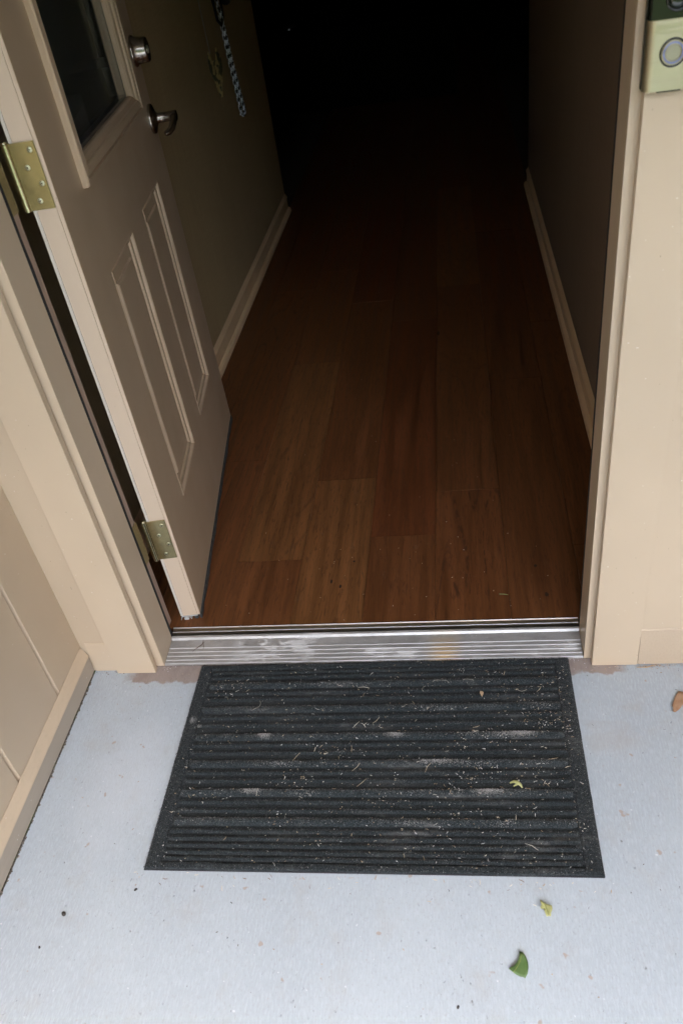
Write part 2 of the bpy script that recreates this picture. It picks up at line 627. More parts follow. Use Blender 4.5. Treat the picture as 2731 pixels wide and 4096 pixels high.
# dirt-filled gap between the slab and the side wall
gap = MB()
rows = 150
vs, fs = [], []
for i in range(rows + 1):
    y = -.012 - i * (2.6 / rows)
    for x in (-.166, -.163, -.1605, -.1588):
        vs.append((x, y, -.006 + random.uniform(-.003, .005) if x < -.158 else -.0012))
for i in range(rows):
    for c in range(3):
        a = i * 4 + c
        fs.append([a, a + 1, a + 5, a + 4])
gap.add(vs, fs)
for _ in range(260):
    y = -.015 - random.random() * 1.0
    x = random.uniform(-.1605, -.1572)
    r = random.uniform(.0005, .0015)
    gap.box((x - r, y - r * random.uniform(.7, 2), -.006), (x + r, y + r, -.0005 + random.random() * .0022))
solid("soil_gap_strip", gap, M_grit, kind="stuff")

solid("porch_ceiling", bx((-.9, -2.45, 2.34), (4.4, -.021, 2.44)), M_porchceil, kind="structure")
solid("house_roof", bx((-6, .3, 2.5), (6, 9, 2.6)), M_ceil, kind="structure")

LEAN = .0070          # the right side of the frame is a little out of plumb


def lean(mb):
    for v in mb.v:
        v.x += LEAN * v.z
    return mb


# front wall of the house -------------------------------------------------
wall = thing("front_wall", "pale beige painted front wall around the open doorway", "wall", (0, -.006, 0))
core = MB()
core.box((-.169, -.006, 0), (-.0305, .1195, 2.5))
core.box((-.0305, -.006, 2.07), (.9255, .1195, 2.5))
core.prism([(.9255, -.006), (.9255, .1195), (4.0, .1195), (4.0, -.006)][::-1], 0, 2.5, 2)
part("wall_core", core, M_paint, wall)
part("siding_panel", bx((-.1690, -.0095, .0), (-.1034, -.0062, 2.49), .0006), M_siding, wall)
part("siding_panel", lean(bx((.9953, -.0168, .0), (3.9, -.0062, 2.33), .0006)), M_paint, wall)
bbm = MB().prism([(-.0112, .001), (-.0112, .084), (-.0102, .089), (-.0096, .089), (-.0096, .001)], -.1555, -.1036, 0)
part("baseboard", bbm, M_paint, wall)
bbm = MB().prism([(-.0200, .003), (-.0202, .074), (-.0185, .098), (-.0166, .101), (-.0166, .003)], .9960, 3.9, 0)
part("baseboard", bbm, M_paint_rough, wall)

# door frame ---------------------------------------------------------------
frame = thing("door_frame", "beige painted door frame lining the doorway, flat casing boards each side", "door frame", (0, 0, 0))


part("casing", bx((-.1030, -.0200, .001), (-.0145, -.0064, 2.14), .0008), M_paint, frame)
part("casing", lean(bx((.9080, -.0200, .001), (.9950, -.0064, 2.14), .0008)), M_paint, frame)
part("casing", bx((-.0142, -.0196, 2.055), (.9220, -.0064, 2.14), .0008), M_paint, frame)
lj = MB().box((-.0300, 0.0, .0005), (0.0, .0735, 2.05), .0007)
part("jamb", lj, M_paint, frame)
rj = lean(MB().box((.8950, 0.0, .0005), (.9255, .0735, 2.05), .0007))
part("jamb", rj, M_paint, frame)
part("jamb", bx((.0005, .0005, 2.035), (.9080, .0775, 2.066)), M_paint, frame)
part("rabbet", bx((-.0300, .0738, .0005), (-.0120, .1200, 2.05)), M_rabbet, frame)
part("rabbet", lean(bx((.9070, .0738, .0005), (.9255, .1200, 2.05))), M_rabbet, frame)
part("rabbet", bx((-.0118, .0778, 2.045), (.9200, .1200, 2.066)), M_rabbet, frame)


def strip_pts(x, side):
    out = []
    n = 46
    for i in range(n + 1):
        z = .004 + i * 2.03 / n
        out.append((x + random.uniform(-.0004, .0004), .0793 + random.uniform(-.0003, .0003), z))
    return out


part("weatherstrip", MB().tube(strip_pts(-.0044, 1), .0056, 8, up=(0, 1, 0)), M_rubber, frame)
part("weatherstrip", lean(MB().tube(strip_pts(.8994, 1), .0056, 8, up=(0, 1, 0))), M_rubber, frame)

# porch side wall (left) -----------------------------------------------------
side = thing("side_wall", "beige grooved plywood wall of the porch, at right angles to the front wall", "wall", (-.18, -1.2, 0))
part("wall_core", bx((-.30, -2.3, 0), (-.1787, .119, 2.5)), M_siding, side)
ys = [-.0098]
y = -.1335
while y > -2.3:
    ys.append(y)
    y -= .2
ys.append(-2.3)
edges = []
for i in range(len(ys) - 1):
    hi = ys[i] if i == 0 else ys[i] - .0105
    lo = ys[i + 1]
    edges.append((lo, hi))
for lo, hi in edges:
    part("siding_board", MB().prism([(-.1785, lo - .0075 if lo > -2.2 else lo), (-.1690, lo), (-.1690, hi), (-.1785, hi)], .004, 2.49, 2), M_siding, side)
sk = MB().prism([(.004, -.1600), (.050, -.1572), (.0515, -.1576), (.0760, -.1675), (.0770, -.1688), (.004, -.1688)], -2.3, -.0127, 1)
part("skirt_board", sk, M_skirt, side)
cap = MB().prism([(.0505, -.1566), (.0540, -.1570), (.0785, -.1671), (.0790, -.1680), (.0770, -.1680), (.0540, -.1582)], -2.3, -.0129, 1)
part("skirt_bevel", cap, M_paint_cap, side)
# unseen wall added at the right to hold back side light on the porch
solid("added_end_wall", bx((2.3, -2.3, 0), (2.42, -.02, 2.5)), M_siding, "unseen beige wall added at the right of the porch to cut side light", "wall")

# hall ------------------------------------------------------------------------
hl = thing("hall_wall", "olive grasscloth hall wall behind the open door, leash hanging on it", "wall", (-.157, 1.5, 0))
part("wall_core", bx((-.257, .121, 0), (-.157, 2.96, 2.5)), M_wallL, hl)
bp = [(.0195, -.1568), (.0195, -.1370), (.0300, -.1370), (.0370, -.1400), (.0415, -.1465), (.0425, -.1500), (.0800, -.1500), (.0850, -.1465), (.0930, -.1465), (.1010, -.1525), (.1080, -.1568)]
part("baseboard", MB().prism([(a, b) for a, b in bp], .122, 2.958, 1), M_base, hl)
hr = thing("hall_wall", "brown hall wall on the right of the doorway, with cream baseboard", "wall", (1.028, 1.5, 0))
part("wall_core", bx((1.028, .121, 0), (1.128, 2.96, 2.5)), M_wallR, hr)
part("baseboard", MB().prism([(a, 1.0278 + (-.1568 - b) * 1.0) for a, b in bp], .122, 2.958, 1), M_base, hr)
solid("hall_ceiling", bx((-.156, .1205, 2.42), (1.027, 2.96, 2.495)), M_ceil, kind="structure")
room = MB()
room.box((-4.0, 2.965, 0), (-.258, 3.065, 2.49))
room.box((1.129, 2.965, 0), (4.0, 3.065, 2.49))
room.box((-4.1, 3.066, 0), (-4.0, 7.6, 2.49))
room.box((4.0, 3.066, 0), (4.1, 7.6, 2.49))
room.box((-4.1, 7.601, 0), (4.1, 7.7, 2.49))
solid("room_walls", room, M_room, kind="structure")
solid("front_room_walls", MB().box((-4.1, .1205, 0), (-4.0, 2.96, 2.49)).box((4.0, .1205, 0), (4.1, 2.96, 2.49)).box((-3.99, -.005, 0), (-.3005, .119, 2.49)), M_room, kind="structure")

# wooden floor, every plank a piece
floor = solid("wooden_floor", bx((-4, .097, -.1), (4, 7.6, .0095)), M_dark, kind="structure")
xs = [-.156, -.052, .108, .271, .434, .595, .757, .914, 1.027]
joints = {0: [.5, 1.62], 1: [.753, 1.95], 2: [.315, 1.32, 2.12], 3: [.637, 1.78], 4: [.389, 1.594], 5: [.561, 1.86], 6: [1.12, 2.4], 7: [.33, 1.5]}
for r in range(8):
    js = [.0972] + joints[r]
    while js[-1] < 7.4:
        js.append(js[-1] + 1.2)
    for q, (a, b) in enumerate(zip(js, js[1:])):
        wm = M_wood_curl if (r, q) in ((0, 0), (0, 1), (1, 1), (1, 0), (5, 0)) else M_wood_red if (r, q) in ((4, 1), (3, 2)) else M_wood_gold if (r, q) in ((3, 0), (5, 2), (2, 1)) else M_wood
        zt = .0192 + random.uniform(-.0003, .0003)
        g = .0004
        mb = bx((xs[r] + g, a + g, .0098), (xs[r + 1] - g, b - g, zt), .0006)
        o = part("plank", mb, wm, floor)
# knots and nail marks
knots = MB()
for x, y, r, e in ((.838, .168, .0045, 1.6), (.822, .262, .004, 1.3), (.352, .232, .003, 2.4), (.375, .215, .003, 2.2), (.40, .30, .003, 1.2), (.60, 1.47, .006, 3.0)):
    n = 10
    ring = [(x + r * math.cos(2 * PI * k / n) * random.uniform(.8, 1.1), y + r * e * math.sin(2 * PI * k / n) * random.uniform(.8, 1.1)) for k in range(n)]
    knots.add([(p[0], p[1], .01975) for p in ring] + [(x, y, .0199)], [[k, (k + 1) % n, n] for k in range(n)])
part("wood_knot", knots, plain("dark_knot", (0.02, 0.008, 0.005), .6), floor)

# threshold -----------------------------------------------------------------------
sill = thing("door_threshold", "worn ribbed aluminium threshold across the foot of the doorway", "threshold", (.4475, .05, 0))
X0, X1 = .0012, .8940


def zs(y):
    return .0045 + y * .085


pl = MB().prism([(.0004, .0003), (.0002, zs(.0)), (.0660, zs(.066)), (.0690, .0150), (.0725, .0160), (.0748, .0156), (.0756, .0110), (.0756, .0003)], X0, X1, 0)
part("sill_plate", pl, M_alu, sill)
for y in (.0022, .0115, .0222, .0330, .0437):
    rb = MB().prism([(y - .0011, zs(y) - .0002), (y - .0006, zs(y) + .0008), (y + .0004, zs(y) + .0010), (y + .0014, zs(y) - .0001)], X0, X1, 0)
    part("ridge", rb, M_alu_hi, sill)
part("gasket", MB().prism([(.0758, .0003), (.0758, .0108), (.0782, .0128), (.0806, .0112), (.0806, .0003)], X0, X1, 0), M_rubber, sill)
part("inner_cap", MB().prism([(.0808, .0003), (.0808, .0178), (.0830, .0186), (.0842, .0176), (.0920, .0204), (.0935, .0218), (.0962, .0205), (.0966, .0003)], X0, X1, 0), M_cap, sill)
part("cap_edge", MB().tube([(X0, .0832, .0186), (X1, .0832, .0186)], .0007, 6), M_alu_hi, sill)
part("cap_edge", MB().tube([(X0, .0936, .0217), (X1, .0936, .0217)], .0007, 6), M_alu_hi, sill)

# ------------------------------------------------------------------ the door
DW, DT = .875, .045
DZ0, DZ1 = .031, 2.032
door = thing("front_door", "tan panelled front door standing open into the hall, with glazed upper half", "door", (.059, .127, 0), math.atan2(.9926, -.1216))
# local: X along the door, exterior face at y=0 looking to -Y, interior at y=+DT


panels = []


def face_with_holes():
    mb = MB()
    holes = [(.150, .371, .258, .790, 'p'), (.502, .719, .258, .792, 'p'), (.1440, .7300, .944, 1.905, 'w')]
    xs_ = sorted({0.0, DW} | {h[0] for h in holes} | {h[1] for h in holes})
    zs_ = sorted({DZ0, DZ1} | {h[2] for h in holes} | {h[3] for h in holes})
    for i in range(len(xs_) - 1):
        for j in range(len(zs_) - 1):
            cx, cz = (xs_[i] + xs_[i + 1]) / 2, (zs_[j] + zs_[j + 1]) / 2
            if any(h[0] < cx < h[1] and h[2] < cz < h[3] for h in holes):
                continue
            a, b, c, d = xs_[i], xs_[i + 1], zs_[j], zs_[j + 1]
            mb.add([(a, 0, c), (b, 0, c), (b, 0, d), (a, 0, d)], [[0, 1, 2, 3]])
    prof = [(0, 0), (.0025, -.0016), (.0048, 0.0004), (.0062, .0050), (.0105, .0056), (.0150, .0064), (.0170, .0105), (.0200, .0110), (.0390, .0100), (.0412, .0058), (.0450, .0050)]
    for (a, b, c, d, t) in holes[:2]:
        pm = MB()
        panels.append(pm)
        loops = [[(a + o, dpt, c + o), (b - o, dpt, c + o), (b - o, dpt, d - o), (a + o, dpt, d - o)] for o, dpt in prof]
        for l0, l1 in zip(loops, loops[1:]):
            for k in range(4):
                pm.add([l0[k], l0[(k + 1) % 4], l1[(k + 1) % 4], l1[k]], [[0, 1, 2, 3]])
        pm.add(loops[-1], [[0, 1, 2, 3]])
    # rim of the skin at the long edges and the bottom
    mb.add([(0, 0, DZ0), (0, 0, DZ1), (0, .0055, DZ1), (0, .0055, DZ0)], [[0, 1, 2, 3]])
    mb.add([(DW, 0, DZ0), (DW, 0, DZ1), (DW, .0055, DZ1), (DW, .0055, DZ0)], [[0, 1, 2, 3]])
    mb.add([(0, 0, DZ0), (DW, 0, DZ0), (DW, .0055, DZ0), (0, .0055, DZ0)], [[0, 1, 2, 3]])
    mb.add([(0, 0, DZ1), (DW, 0, DZ1), (DW, .0055, DZ1), (0, .0055, DZ1)], [[0, 1, 2, 3]])
    return mb


part("door_skin", face_with_holes(), M_door, door, local=True)
for pm in panels:
    part("panel", pm, M_door, door, local=True)
# edge of the slab: stiles and rails, with hairline joints
st = MB()
st.box((-.0004, .0008, DZ0), (.0006, .0056, DZ1))
part("edge_strip", st, M_dooredge, door, local=True)
stile = MB()
stile.box((.0, .0071, DZ0), (.138, .0388, DZ1))
stile.box((.735, .0071, DZ0), (DW, .0388, DZ1))
stile.box((.1385, .0125, DZ0), (.7345, .0388, .938))
stile.box((.1405, .0095, 1.91), (.7345, .0388, DZ1))
stile.box((.0018, .0057, DZ0), (.135, .0071, DZ1))
part("stile", stile, M_dooredge, door, local=True)
inner = MB()
inner.box((.0, .0396, DZ0), (.1405, DT, DZ1))
inner.box((.7345, .0396, DZ0), (DW, DT, DZ1))
inner.box((.1405, .0396, DZ0), (.7345, DT, .938))
inner.box((.1405, .0396, 1.91), (.7345, DT, DZ1))
inner.box((.0018, .0389, DZ0 + .001), (.134, .0396, DZ1))
part("inner_skin", inner, M_edgewhite, door, local=True)

# window: moulded frame, proud of the skin
wf = MB()
A, B, C, D = .1440, .7300, .944, 1.905
wprof = [(0, .0015), (0, -.0095), (.0022, -.0125), (.0105, -.0130), (.0112, -.0075), (.0150, -.0070), (.0160, -.0115), (.0230, -.0125), (.0300, -.0100), (.0310, -.0060), (.0400, -.0030), (.0430, .0020), (.0430, .0100), (.0200, .0100)]
loops = [[(A + o, dpt, C + o), (B - o, dpt, C + o), (B - o, dpt, D - o), (A + o, dpt, D - o)] for o, dpt in wprof]
for l0, l1 in zip(loops, loops[1:]):
    for k in range(4):
        wf.add([l0[k], l0[(k + 1) % 4], l1[(k + 1) % 4], l1[k]], [[0, 1, 2, 3]])
wfo = part("window_frame", wf, M_door, door, local=True)
ga, gb, gc, gd = A + .030, B - .030, C + .030, D - .030
pane = part("glass_pane", bx((ga, .0105, gc), (gb, .0135, gd)), M_glass, wfo, local=True)
part("glass_pane", bx((ga, .0270, gc), (gb, .0300, gd)), M_glass, wfo, local=True)
sp = MB()
sp.box((ga, .0140, gc), (ga + .020, .0265, gd))
sp.box((gb - .020, .0140, gc), (gb, .0265, gd))
sp.box((ga + .0203, .0140, gc), (gb - .0203, .0265, gc + .020))
sp.box((ga + .0203, .0140, gd - .020), (gb - .0203, .0265, gd))
part("spacer_bar", sp, M_spacer, wfo, local=True)
wi = MB()
for (a, b) in (((A - .002, .0305, C - .006), (A + .036, .054, D + .006)), ((B - .036, .0305, C - .006), (B + .004, .054, D + .006)),
               ((A + .0362, .0305, C - .006), (B - .0362, .054, C + .036)), ((A + .0362, .0305, D - .036), (B - .0362, .054, D + .006))):
    wi.box(a, b, .003)
part("inner_frame", wi, M_edgewhite, wfo, local=True)

# hinges
PX, PY = .0005, .0500      # pin centre in door coordinates


def hinge(z0, z1):
    mb = MB()
    n = 5
    hz = (z1 - z0) / n
    root = None
    # door leaf, let into the edge face
    leaf = MB().box((-.0030, .0068, z0), (-.0004, .0475, z1), .0004)
    root = part("hinge", leaf, M_zinc, door, local=True)
    for k in range(n):
        c = MB().lathe([(.0058, .0001), (.0058, hz - .0004)], Matrix.Translation((PX - .003, PY + .0015, z0 + k * hz)), 16)
        part("knuckle", c, M_zinc_d, root, local=True)
    c = MB().lathe([(.0035, 0), (.0052, .0008), (.0050, .0030), (.0020, .0042)], Matrix.Translation((PX - .003, PY + .0015, z1)), 16)
    part("pin_cap", c, M_zinc_d, root, local=True)
    rot = Matrix.Rotation(-PI / 2, 4, 'Y')
    for k, (dy, dz) in enumerate(((.0145, .88), (.0215, .635), (.0125, .385), (.0200, .135))):
        zc = z0 + (z1 - z0) * dz
        yc = .0068 + dy * (1.0 if k % 2 else .62)
        s = MB().lathe([(.0044, 0), (.0044, .0004), (.0032, .0011), (.0, .0012)], Matrix.Translation((-.0030, yc, zc)) @ rot, 16)
        so = part("screw", s, M_screw, root, local=True)
    x = MB()
    for k, (dy, dz) in enumerate(((.0145, .88), (.0215, .635), (.0125, .385), (.0200, .135))):
        zc = z0 + (z1 - z0) * dz
        yc = .0068 + dy * (1.0 if k % 2 else .62)
        a = random.uniform(0, 1.5)
        for q in (0, PI / 2):
            ca, sa = math.cos(a + q), math.sin(a + q)
            L, wd = .0022, .0005
            pts = [(-.00435, yc + ca * L - sa * wd, zc + sa * L + ca * wd), (-.00435, yc - ca * L - sa * wd, zc - sa * L + ca * wd),
                   (-.00435, yc - ca * L + sa * wd, zc - sa * L - ca * wd), (-.00435, yc + ca * L + sa * wd, zc + sa * L - ca * wd)]
            x.add(pts, [[0, 1, 2, 3]])
    part("screw_slot", x, M_black, root, local=True)
    return root


for z0, z1 in ((.209, .313), (.9585, 1.060), (1.72, 1.822)):
    hinge(z0, z1)
# the leaves let into the frame
for z0, z1 in ((.209, .313), (.9585, 1.060), (1.72, 1.822)):
    mb = MB().box((-.0119, .0862, z0), (-.0098, .1225, z1), .0004)
    mb.tube([(-.0108, .1215, z0 + .001), (-.0108, .1215, z1 - .001)], .0014, 8)
    part("hinge_leaf", mb, M_zinc_j, frame)

# deadbolt and lever on the outer face
def axis_out(s, z):
    """local +Z points out of the exterior face (-Y)"""
    return Matrix.Translation((s, 0, z)) @ Matrix.Rotation(PI / 2, 4, 'X')


db = part("deadbolt", MB().lathe([(.0330, 0), (.0335, .0025), (.0320, .0050), (.0290, .0080), (.0270, .0230), (.0262, .0330), (.0245, .0352), (.0185, .0352), (.0180, .0335), (.0, .0335)], axis_out(.826, 1.055), 40), M_nickel, door, local=True)
part("key_plug", MB().lathe([(.0085, .0337), (.0085, .0362), (.0075, .0366), (.0, .0366)], axis_out(.826, 1.055), 20), M_screw, db, local=True)
rose = part("lever_handle", MB().lathe([(.0335, 0), (.0340, .0040), (.0325, .0070), (.0270, .0090), (.0180, .0120), (.0130, .0150), (.0112, .0190), (.0112, .0500), (.0120, .0520), (.0122, .0620), (.0110, .0640), (.0, .0640)], axis_out(.834, .907), 40), M_nickel, door, local=True)
lv = MB().tube([(.834, -.057, .907), (.826, -.0575, .9065), (.808, -.0590, .904), (.784, -.0595, .899), (.762, -.0575, .893), (.750, -.0510, .889), (.745, -.0430, .887)],
               [.0095, .0100, .0090, .0085, .0088, .0092, .0070], 14, .75, up=(0, 0, 1))
part("lever", lv, M_nickel, rose, local=True)
part("lever_pin", MB().lathe([(.0016, .0), (.0016, .0004), (.0, .0004)], Matrix.Translation((.826, -.034, .9150)) @ Matrix.Rotation(-PI / 4, 4, 'X'), 10), M_black, rose, local=True)

# sweep under the door
sw = MB()
n = 34
pts_t, pts_b = [], []
vs, fs = [], []
for i in range(n + 1):
    s = DW * i / n - .001
    w = .0008 * math.sin(i * .9) + random.uniform(-.0008, .0008)
    for (yy, zz) in ((-.0008, .0330), (-.0030, .0320), (-.0034 + w, .0180 + w), (.0005 + w, .0168 + w), (.0020, .0300)):
        vs.append((s, yy, zz))
for i in range(n):
    for k in range(5):
        a, b = i * 5 + k, i * 5 + (k + 1) % 5
        fs.append([a, b, b + 5, a + 5])
sw.add(vs, fs)
sw.add(vs[:5], [[0, 1, 2, 3, 4]])
sweep = part("door_sweep", sw, M_sweep, door, local=True)
ch = MB().box((-.0008, .0060, .0278), (DW, .0430, .0308))
part("sweep_carrier", ch, M_vinyl, sweep, local=True)
part("sweep_bulb", MB().tube([(-.0015, .0335, .0222), (DW, .0335, .0222)], .0056, 14), M_vinyl, sweep, local=True)
part("sweep_bulb", MB().tube([(-.0012, .0100, .0232), (DW, .0100, .0232)], .0052, 12, .8), M_sweep, sweep, local=True)
fin = MB().prism([(.0430, .0300), (.0480, .0180), (.0470, .0178), (.0415, .0290)], -.001, DW, 0)
fin.prism([(.0240, .0280), (.0215, .0190), (.0225, .0190), (.0255, .0280)], -.001, DW, 0)
part("sweep_fin", fin, M_vinyl, sweep, local=True)

# ------------------------------------------------------------------ doormat
mat_t = thing("doormat", "charcoal ribbed carpet doormat dusted with straw in front of the threshold", "doormat", (.477, -.2305, 0), math.radians(.35))
# local coordinates: x -.3885..+.3875, y -.2330..+.2290
HX, HY0, HY1 = .3885, -.2325, .2270
base = MB().prism([(-HX, HY0), (HX, HY0), (HX, HY1), (-HX, HY1)], .0003, .0032, 2)
part("mat_backing", base, M_rubber, mat_t, local=True)
bd = MB()


def ring(a, z, b=None):
    """outline of the mat inset by a (sides) and b (front and back), slightly wavy as cut carpet is"""
    b = a if b is None else b
    pts = []
    cs_ = [(-HX + a, HY0 + b), (HX - a, HY0 + b), (HX - a, HY1 - b), (-HX + a, HY1 - b)]
    for e in range(4):
        p, q = cs_[e], cs_[(e + 1) % 4]
        for t in range(36):
            u = t / 36
            x_, y_ = p[0] + (q[0] - p[0]) * u, p[1] + (q[1] - p[1]) * u
            wv = .0007 * math.sin(e * 2 + u * 21) + .0004 * math.sin(u * 63 + e)
            pts.append((x_ + (wv if e % 2 else 0), y_ + (0 if e % 2 else wv), z))
    return pts


lp = [ring(.0005, .0034), ring(.0020, .0066), ring(.0050, .0080), ring(.0230, .0082, .0095), ring(.0265, .0074, .0120), ring(.0285, .0040, .0135)]
for l0, l1 in zip(lp, lp[1:]):
    nn = len(l0)
    for k in range(nn):
        bd.add([l0[k], l0[(k + 1) % nn], l1[(k + 1) % nn], l1[k]], [[0, 1, 2, 3]])
bd.add([(-HX + .02, HY0 + .01, .0038), (HX - .02, HY0 + .01, .0038), (HX - .02, HY1 - .01, .0038), (-HX + .02, HY1 - .01, .0038)], [[0, 1, 2, 3]])
part("mat_border", bd, M_mat, mat_t, local=True)


def rib(y, w, h):
    """rounded rib with rounded ends"""
    mb = MB()
    L = HX - .0305 + random.uniform(-.0012, .0012)
    nseg = 5
    cross = [(-w / 2 + w * k / nseg, .0030 + (h - .0030) * (1 - abs(2 * k / nseg - 1) ** 2.4)) for k in range(nseg + 1)]
    st_ = [(-L, .25), (-L + .004, .8), (-L + .010, 1.0)]
    m_ = 44
    st_ += [(-L + .010 + (2 * L - .020) * q / m_, random.uniform(.90, 1.06)) for q in range(1, m_)]
    st_ += [(L - .010, 1.0), (L - .004, .8), (L, .25)]
    vs, fs = [], []
    for (xx, f) in st_:
        for (yy, zz) in cross:
            vs.append((xx, y + random.uniform(-.0003, .0003) + yy * (0.6 + .4 * f), .0030 + (zz - .0030) * f))
    m = nseg + 1
    for i in range(len(st_) - 1):
        for k in range(nseg):
            a = i * m + k
            fs.append([a, a + 1, a + m + 1, a + m])
    mb.add(vs, fs, 0, True)
    return mb


wide = [-.065, -.127, -.194, -.255, -.317, -.375]
narrow = [-.018, -.030, -.043, -.085, -.101, -.147, -.166, -.213, -.231, -.275, -.292, -.336, -.354, -.394, -.408, -.421, -.434, -.446]
for y in wide:
    part("rib", rib(y + .2305 + .004, .0180, .0108), M_matrib, mat_t, local=True)
for y in narrow:
    part("rib", rib(y + .2305 + .004, .0098, .0080), M_mat, mat_t, local=True)


# carpet fibres standing on ribs and border, pale where dust is trodden in
def height(ly):
    y = ly - .2345
    for c in wide:
        if abs(y - c) < .0088:
            return .0030 + .0078 * (1 - (abs(y - c) / .0090) ** 2.4)
    for c in narrow:
        if abs(y - c) < .0048:
            return .0030 + .0050 * (1 - (abs(y - c) / .0049) ** 2.4)
    return .0034


smears = [(.262, -.190, .018, .010), (.517, -.191, .028, .007), (.755, -.190, .040, .008), (.705, -.192, .09, .006), (.455, -.280, .085, .006), (.255, -.312, .03, .008),
          (.690, -.312, .035, .008), (.60, -.250, .05, .008), (.105, -.150, .010, .012), (.12, -.168, .008, .010), (.71, -.376, .03, .006), (.50, -.30, .06, .008), (.14, -.345, .022, .008),
          (.36, -.318, .03, .006), (.80, -.127, .03, .006), (.60, -.127, .05, .006), (.66, -.255, .05, .006), (.30, -.255, .05, .006), (.55, -.375, .04, .006), (.40, -.065, .1, .005)]
vs, fs, cs = [], [], []
rf = random.Random(11)
for q_ in range(126000):
    if q_ < 118000:
        lx, ly = rf.uniform(-HX + .001, HX - .001), rf.uniform(HY0 + .001, HY1 - .001)
    else:
        cx, cy, ax, ay = smears[rf.choice((0, 1, 1, 2, 2, 2, 4, 4, 6, 6, 8, 9, 5, 7))]
        lx, ly = cx - .477 + rf.gauss(0, ax * .42), cy + .2305 + rf.gauss(0, ay * .4)
        if abs(lx) > HX or ly > HY1 or ly < HY0:
            continue
    edge = abs(lx) > HX - .026 or ly > HY1 - .012 or ly < HY0 + .012
    h = .0082 if edge else height(ly)
    wx, wy = lx + .477, ly - .2305
    d = 0.0
    for (cx, cy, ax, ay) in smears:
        ax, ay = ax * .75, ay * .85
        q = ((wx - cx) / ax) ** 2 + ((wy - cy) / ay) ** 2
        if q < 1.6:
            d = max(d, 1 - q / 1.6)
    v = rf.random()
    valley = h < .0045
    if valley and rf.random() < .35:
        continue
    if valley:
        v = 0  # groove shade put into the colour: all fibres here dark
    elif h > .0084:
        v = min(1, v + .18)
    if d > 0 and rf.random() < d * .85 and h > .005:
        g = rf.uniform(.16, .50)
        col = (g, g * .98, g * .94)
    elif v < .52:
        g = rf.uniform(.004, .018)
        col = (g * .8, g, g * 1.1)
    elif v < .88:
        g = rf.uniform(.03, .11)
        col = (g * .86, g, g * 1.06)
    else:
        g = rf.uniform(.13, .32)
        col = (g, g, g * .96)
    a = rf.uniform(0, 2 * PI)
    L, w = rf.uniform(.0010, .0026), rf.uniform(.00035, .0007)
    dx, dy = math.cos(a), math.sin(a)
    z = h - .0003
    o = len(vs)
    vs += [(lx - dy * w, ly + dx * w, z), (lx + dy * w, ly - dx * w, z), (lx + dx * L * .8, ly + dy * L * .8, z + L * rf.uniform(.25, .75))]
    fs.append((o, o + 1, o + 2))
    cs.append(col)
me = bpy.data.meshes.new("carpet_fibres")
me.from_pydata(vs, [], fs)
ca = me.color_attributes.new("tint", 'FLOAT_COLOR', 'CORNER')
flat = []
for c in cs:
    flat += [c[0], c[1], c[2], 1.0] * 3
ca.data.foreach_set("color", flat)
me.materials.append(M_straw)
me.update()
fz = link("carpet_fibres", me, mat_t)
fz["kind"] = "stuff"


# loose litter ---------------------------------------------------------------
def tinted(name, pieces, kind="stuff"):
    """pieces: list of (centre, length, width, angle, tilt, colour)"""
    me = bpy.data.meshes.new(name)
    vs, fs, cs = [], [], []
    for (c, L, w, a, tl, col) in pieces:
        d = Vector((math.cos(a) * math.cos(tl), math.sin(a) * math.cos(tl), math.sin(tl)))
        s = Vector((-math.sin(a), math.cos(a), 0))
        u = d.cross(s)
        c = Vector(c)
        bend = s * random.uniform(-.12, .12) * L
        o = len(vs)
        for (t, b) in ((-.5, 0), (0, 1), (.5, 0)):
            p = c + d * (L * t) + bend * b
            ww = w * (1 if b else .6)
            vs += [p - s * ww / 2, p + u * ww * .45, p + s * ww / 2, p - u * ww * .3]
        for i in range(2):
            for k in range(4):
                a0, b0 = o + i * 4 + k, o + i * 4 + (k + 1) % 4
                fs.append([a0, b0, b0 + 4, a0 + 4])
                cs.append(col)
        fs += [[o, o + 1, o + 2, o + 3], [o + 8, o + 9, o + 10, o + 11]]
        cs += [col, col]
    me.from_pydata([tuple(v) for v in vs], [], fs)
    ca = me.color_attributes.new("tint", 'FLOAT_COLOR', 'CORNER')
    i = 0
    for p, col in zip(me.polygons, cs):
        for _ in p.loop_indices:
            ca.data[i].color = (*col, 1)
            i += 1
    me.materials.append(M_straw)
    me.update()
    o = link(name, me)
    o["kind"] = kind
    return o


STRAW = [(0.66, 0.56, 0.40), (0.56, 0.45, 0.30), (0.74, 0.68, 0.56), (0.42, 0.30, 0.18), (0.70, 0.67, 0.62), (0.80, 0.78, 0.74)]
CL = [(random.uniform(.12, .84), random.uniform(-.44, -.03)) for _ in range(34)] + [(random.uniform(.6, .84), random.uniform(-.44, -.1)) for _ in range(14)]
pcs = []
for _ in range(1750):
    x = random.uniform(.100, .856)
    y = random.uniform(-.455, -.006)
    if random.random() > .35 + .65 * (x - .1) / .75:
        continue
    if random.random() < .45:
        c_ = random.choice(CL)
        x, y = c_[0] + random.gauss(0, .022), c_[1] + random.gauss(0, .012)
        if not (.1 < x < .856 and -.455 < y < -.006):
            continue
    L = min(.0012 + random.expovariate(1 / .0016), .013)
    w = random.uniform(.0006, .0013) if L < .005 else random.uniform(.0006, .0010)
    pcs.append(((x, y, .0092 + random.random() * .0022), L, w, random.uniform(0, PI) if random.random() < .5 else random.gauss(0, .5), random.uniform(-.3, .3), random.choice(STRAW)))
for _ in range(16):
    pcs.append(((random.uniform(.13, .84), random.uniform(-.44, -.03), .0105), random.uniform(.012, .026), .0009, random.uniform(0, PI), random.uniform(-.08, .08), random.choice(STRAW[:3])))
tinted("straw_litter", pcs)
pcs = []
